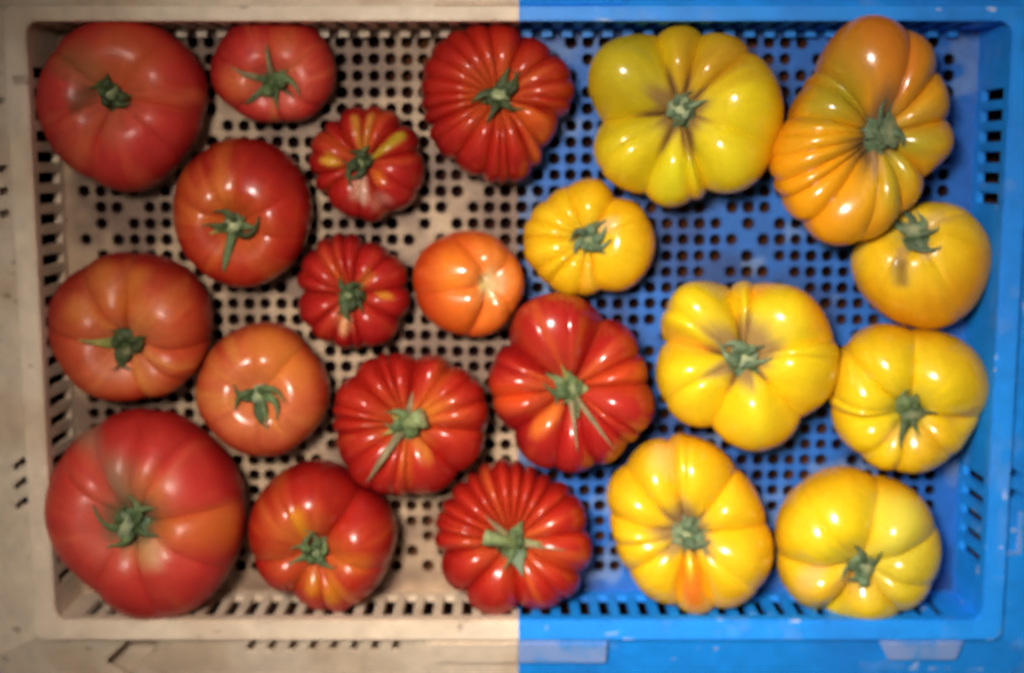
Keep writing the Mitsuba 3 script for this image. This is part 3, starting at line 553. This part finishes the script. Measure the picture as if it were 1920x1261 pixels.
    {'c': [0.206, 0.0137, 0.042], 'R': [0.0558, 0.0544, 0.0559, 0.0543, 0.0578, 0.063, 0.0646, 0.062, 0.0647, 0.0658, 0.064, 0.0599, 0.0543, 0.0493, 0.0463, 0.0458, 0.0458, 0.0468, 0.0503, 0.0536, 0.057, 0.0598, 0.0607, 0.0636, 0.0657, 0.0667, 0.0653, 0.0622, 0.0584, 0.0539, 0.0531, 0.0487, 0.0501, 0.0467, 0.049, 0.0541], 'up': 0.0382, 'axis': [0.187, 0.04, 0.982], 'ribs': [(129.4, 0.9), (140.5, 0.5), (167.0, 0.5), (-179.9, 0.25), (-167.2, 0.3), (-153.4, 0.5), (-143.3, 0.6), (-125.4, 0.85), (-94.8, 0.5), (-67.0, 0.7), (-35.0, 0.9), (11.8, 0.8), (45.1, 0.7), (74.5, 0.35)], 'z0': 0.012, 'marks': [(102.7, 65.3, 81.2, 49.8, 30.4, (198, 108, 30), 0.85), (128.3, 64.2, 129.7, 56.4, 19.0, (164, 126, 26), 0.85), (142.4, 52.2, 156.2, 60.2, 16.15, (160, 140, 26), 0.9), (-24.5, 25.1, -15.6, 36.3, 18.05, (172, 158, 40), 0.9), (-63.6, 32.8, -78.0, 46.3, 16.15, (180, 160, 36), 0.85), (25.5, 39.6, 13.2, 40.2, 15.2, (186, 150, 36), 0.6), (25.5, 39.6, 25.5, 39.6, 13.299999999999999, (206, 150, 50), 0.5), (-155.6, 78.9, -141.5, 72.8, 28.5, (246, 160, 8), 0.6), (-122.8, 24.4, -102.0, 37.6, 7.6, (196, 150, 120), 0.75), (-151.9, 31.0, -123.0, 37.7, 14.25, (92, 66, 46), 0.9), (130.8, 24.8, 95.0, 29.2, 12.35, (104, 76, 56), 0.9)], 'bulges': [(102.6, 56.2, 30, 0.14), (-167.9, 64.7, 30, 0.12), (-116.7, 67.3, 24, 0.08)], 'slit': [-129.6, 39.2], 'pal': 'amber', 'gloss': 'gloss', 'group': 'yellow tomatoes in the blue half of the crate', 'label': 'largest, orange-yellow kidney-shaped tomato in the top right corner with a big brown stem hollow', 'amp': 0.18, 'dep': 0.32, 'sh': 0.7, 'cork': (20, 0.12, (108, 80, 56), 0.9), 'hw': 0.66, 'key': 'yellow_tomato_001', 'seed': 115, 'stem': {'stub': (0.013, 0.0075, 10, 0.6, 'b'), 'extra': 6, 'size': 0.017, 'kind': 'b', 'sepals': [(8.2, 25.4, 0.005, 'b', 0.003)]}},
    {'c': [0.0465, -0.0485, 0.0206], 'R': [0.0407, 0.04, 0.0383, 0.0384, 0.0372, 0.035, 0.03, 0.0365, 0.0386, 0.0383, 0.0374, 0.0363, 0.0377, 0.0349, 0.0371, 0.0391, 0.0388, 0.0409, 0.0407, 0.0404, 0.0402, 0.0375, 0.0376, 0.0372, 0.0373, 0.0368, 0.0353, 0.0344, 0.0317, 0.0339, 0.0373, 0.0393, 0.0396, 0.0399, 0.0402, 0.0407], 'up': 0.0262, 'axis': [-0.078, 0.097, 0.992], 'ribs': [(58.3, 1.0), (110.6, 0.6), (136.6, 0.45), (159.2, 0.4), (178.8, 0.5), (-149.1, 0.4), (-132.2, 0.5), (-99.4, 0.7), (-76.6, 0.9), (19.5, 0.25)], 'marks': [(39.1, 34.0, 41.9, 32.1, 11.399999999999999, (222, 184, 150), 0.5), (-89.2, 41.6, -89.6, 60.6, 7.6, (222, 160, 60), 0.5)], 'pal': 'gold', 'gloss': 'gloss', 'group': 'yellow tomatoes in the blue half of the crate', 'label': 'smallest yellow tomato, in the middle right above the big dark red tomato', 'amp': 0.14, 'dep': 0.24, 'sh': 0.7, 'cork': (15, 0.14, (170, 140, 90), 0.7), 'key': 'yellow_tomato_002', 'seed': 116, 'stem': {'stub': (0.009, 0.005, 70, 0.6, 'g'), 'extra': 7, 'size': 0.012, 'kind': 'b', 'sepals': [(-151.7, 25.6, 0.004, 'b', 0)]}},
    {'c': [0.249, -0.0628, 0.025], 'R': [0.039, 0.04, 0.041, 0.0412, 0.0413, 0.0413, 0.0416, 0.04, 0.0383, 0.0372, 0.0368, 0.0369, 0.0372, 0.0375, 0.0387, 0.0398, 0.0414, 0.0427, 0.0428, 0.0416, 0.0406, 0.0396, 0.0385, 0.0384, 0.0377, 0.0382, 0.0382, 0.0389, 0.04, 0.0402, 0.0402, 0.04, 0.0392, 0.0389, 0.0385, 0.0387], 'up': 0.0319, 'axis': [-0.417, 0.631, 0.654], 'ribs': [(-118.7, 0.35), (-67.7, 0.35), (24.2, 0.3), (-137.2, 0.2)], 'marks': [(-132.6, 20.3, -123.0, 32.3, 5.699999999999999, (190, 150, 100), 0.7), (-121.5, 36.4, -117.6, 52.3, 7.6, (134, 104, 52), 0.9), (-67.4, 17.9, -71.7, 28.8, 7.6, (220, 176, 120), 0.7), (26.3, 22.3, 27.8, 30.3, 9.5, (206, 170, 110), 0.6)], 'pal': 'gold', 'gloss': 'semi', 'group': 'yellow tomatoes in the blue half of the crate', 'label': 'smooth round yellow tomato by the right wall with a vertical tan scar below its stem', 'amp': 0.08, 'dep': 0.14, 'sh': 0.6, 'cork': (12, 0.0, (150, 120, 70), 0.6), 'key': 'yellow_tomato_003', 'seed': 117, 'stem': {'stub': (0.01, 0.006, 37, 0.3, 'b'), 'extra': 7, 'size': 0.012, 'kind': 'b'}},
    {'c': [0.141, -0.1212, 0.0297], 'R': [0.0562, 0.0568, 0.0558, 0.0549, 0.0542, 0.0546, 0.0533, 0.051, 0.0492, 0.0502, 0.0507, 0.053, 0.0571, 0.0588, 0.0581, 0.0561, 0.0566, 0.0554, 0.055, 0.055, 0.0554, 0.0549, 0.0544, 0.0544, 0.0485, 0.0505, 0.0526, 0.0548, 0.056, 0.0559, 0.0554, 0.055, 0.051, 0.0542, 0.0567, 0.0559], 'up': 0.0378, 'axis': [-0.165, 0.239, 0.957], 'ribs': [(99.0, 1.1), (81.6, 0.55), (166.1, 1.1), (146.0, 0.3), (-153.1, 0.4), (-116.3, 1.1), (-46.0, 0.85), (11.8, 0.4), (-1.3, 0.2)], 'marks': [(46.1, 74.0, 29.2, 66.7, 13.299999999999999, (240, 150, 14), 0.6), (72.0, 68.5, 78.2, 61.8, 11.399999999999999, (242, 160, 14), 0.6), (160.8, 70.5, 167.2, 44.7, 5.699999999999999, (236, 170, 60), 0.5)], 'bulges': [(130.5, 47.3, 24, 0.12), (-83.1, 49.1, 26, 0.1), (33.8, 50.7, 26, 0.06), (-168.4, 50.1, 18, 0.06)], 'pal': 'yellow', 'gloss': 'gloss', 'group': 'yellow tomatoes in the blue half of the crate', 'label': 'large bright yellow tomato with deep clefts between fat lobes, beside the big dark red tomato', 'amp': 0.17, 'dep': 0.28, 'sh': 0.7, 'cork': (21, 0.28, (150, 112, 78), 0.85), 'key': 'yellow_tomato_004', 'seed': 118, 'stem': {'stub': (0.009, 0.0065, 99, 0.3, 'b'), 'extra': 7, 'size': 0.013, 'kind': 'b', 'sepals': [(-34.0, 14.3, 0.004, 'g', 0.002)]}},
    {'c': [0.2412, -0.1435, 0.0275], 'R': [0.0496, 0.0505, 0.0501, 0.0495, 0.0488, 0.0472, 0.0457, 0.0443, 0.0425, 0.0426, 0.0448, 0.0477, 0.049, 0.0503, 0.0507, 0.0493, 0.0472, 0.0464, 0.0471, 0.0481, 0.0476, 0.0473, 0.0462, 0.0465, 0.0478, 0.0478, 0.0479, 0.0473, 0.0467, 0.0465, 0.0469, 0.0469, 0.045, 0.0434, 0.048, 0.0493], 'up': 0.035, 'axis': [-0.178, -0.211, 0.961], 'ribs': [(89.2, 0.65), (141.0, 0.6), (-169.9, 0.8), (176.6, 0.3), (-123.6, 0.5), (-94.5, 0.4), (-47.3, 0.4), (-9.2, 0.9)], 'marks': [(-7.7, 51.5, -3.1, 64.1, 7.6, (150, 100, 60), 0.6), (-117.9, 25.6, -118.9, 31.8, 9.5, (220, 160, 90), 0.5), (-60.1, 36.5, -40.8, 35.6, 22.799999999999997, (206, 140, 30), 0.5)], 'bulges': [(129.0, 55.9, 30, 0.1), (52.7, 49.9, 28, 0.08)], 'pal': 'yellow', 'gloss': 'gloss', 'group': 'yellow tomatoes in the blue half of the crate', 'label': 'yellow tomato touching the right wall with a greenish hollow round its low-set stem', 'amp': 0.14, 'dep': 0.26, 'sh': 0.7, 'cork': (18, 0.1, (158, 144, 36), 0.7), 'key': 'yellow_tomato_005', 'seed': 119, 'stem': {'stub': (0.01, 0.006, -57, 0.6, 'b'), 'extra': 7, 'size': 0.013, 'kind': 'g'}},
    {'c': [0.1096, -0.224, 0.0293], 'R': [0.0511, 0.0495, 0.0473, 0.0469, 0.048, 0.0491, 0.0506, 0.0527, 0.0536, 0.0557, 0.0596, 0.0609, 0.0595, 0.057, 0.0568, 0.058, 0.0566, 0.0521, 0.0489, 0.0473, 0.0472, 0.0475, 0.0485, 0.0507, 0.0518, 0.0531, 0.054, 0.0578, 0.0579, 0.0577, 0.0601, 0.0586, 0.0583, 0.0566, 0.0548, 0.0529], 'up': 0.0373, 'axis': [-0.169, 0.056, 0.984], 'ribs': [(103.8, 0.8), (135.8, 0.65), (170.9, 0.6), (-166.6, 0.3), (-142.3, 0.45), (-97.2, 0.9), (-71.3, 0.9), (-40.8, 0.3), (4.5, 0.8), (51.8, 0.75), (90.4, 0.2)], 'marks': [(-83.2, 52.3, -84.0, 58.2, 13.299999999999999, (206, 84, 30), 0.8), (107.0, 69.2, 110.2, 59.3, 7.6, (240, 180, 100), 0.6), (96.9, 18.4, 75.5, 13.5, 13.299999999999999, (96, 72, 52), 0.8)], 'bulges': [(82.6, 56.0, 24, 0.08), (121.7, 48.3, 20, 0.06), (-21.4, 51.8, 24, 0.06)], 'slit': [104.2, 20.1], 'pal': 'gold', 'gloss': 'gloss', 'group': 'yellow tomatoes in the blue half of the crate', 'label': 'golden yellow ribbed tomato by the bottom wall with a small reddish lower lobe', 'amp': 0.15, 'dep': 0.3, 'sh': 0.7, 'cork': (21, 0.2, (138, 104, 78), 0.8), 'key': 'yellow_tomato_006', 'seed': 120, 'stem': {'stub': (0.009, 0.008, -89, 0.4, 'b'), 'extra': 7, 'size': 0.014, 'kind': 'b'}},
    {'c': [0.2132, -0.2369, 0.03], 'R': [0.0516, 0.052, 0.0513, 0.0508, 0.0502, 0.0494, 0.0484, 0.0474, 0.0478, 0.0493, 0.0501, 0.0504, 0.0507, 0.0506, 0.05, 0.0503, 0.0505, 0.0504, 0.0507, 0.0507, 0.051, 0.0512, 0.0514, 0.0519, 0.0521, 0.0498, 0.0447, 0.0445, 0.0465, 0.0492, 0.0507, 0.0512, 0.0522, 0.0509, 0.051, 0.0509], 'up': 0.0382, 'axis': [-0.117, -0.175, 0.977], 'ribs': [(78.2, 0.75), (21.0, 0.55), (-173.7, 0.8), (-114.7, 1.0), (-51.9, 0.5), (131.8, 0.2), (-18.7, 0.3)], 'marks': [(56.1, 56.2, 46.1, 39.6, 20.9, (214, 200, 70), 0.85), (6.9, 49.9, -10.4, 35.0, 24.7, (196, 176, 50), 0.7), (-128.9, 17.8, -122.3, 26.7, 11.399999999999999, (166, 124, 90), 0.7), (-162.2, 47.7, -165.5, 45.2, 9.5, (226, 180, 130), 0.6), (-142.9, 56.2, -133.9, 42.2, 22.799999999999997, (206, 150, 30), 0.6), (-72.4, 25.9, -72.4, 25.9, 19.0, (206, 160, 50), 0.5)], 'bulges': [(131.0, 55.2, 34, 0.12), (49.2, 51.3, 22, 0.08)], 'pal': 'yellow', 'gloss': 'gloss', 'group': 'yellow tomatoes in the blue half of the crate', 'label': 'yellow tomato in the bottom right corner with one pale greenish lobe and a tan bottom', 'amp': 0.14, 'dep': 0.24, 'sh': 0.7, 'cork': (12, 0.08, (130, 110, 60), 0.6), 'key': 'yellow_tomato_007', 'seed': 121, 'stem': {'stub': (0.011, 0.0048, 31, 0.8, 'b'), 'extra': 5, 'size': 0.013, 'kind': 'b', 'sepals': [(-55.6, 18.3, 0.004, 'b', 0.001)]}},
]

for spec in TOMATOES:
    make_tomato(spec)
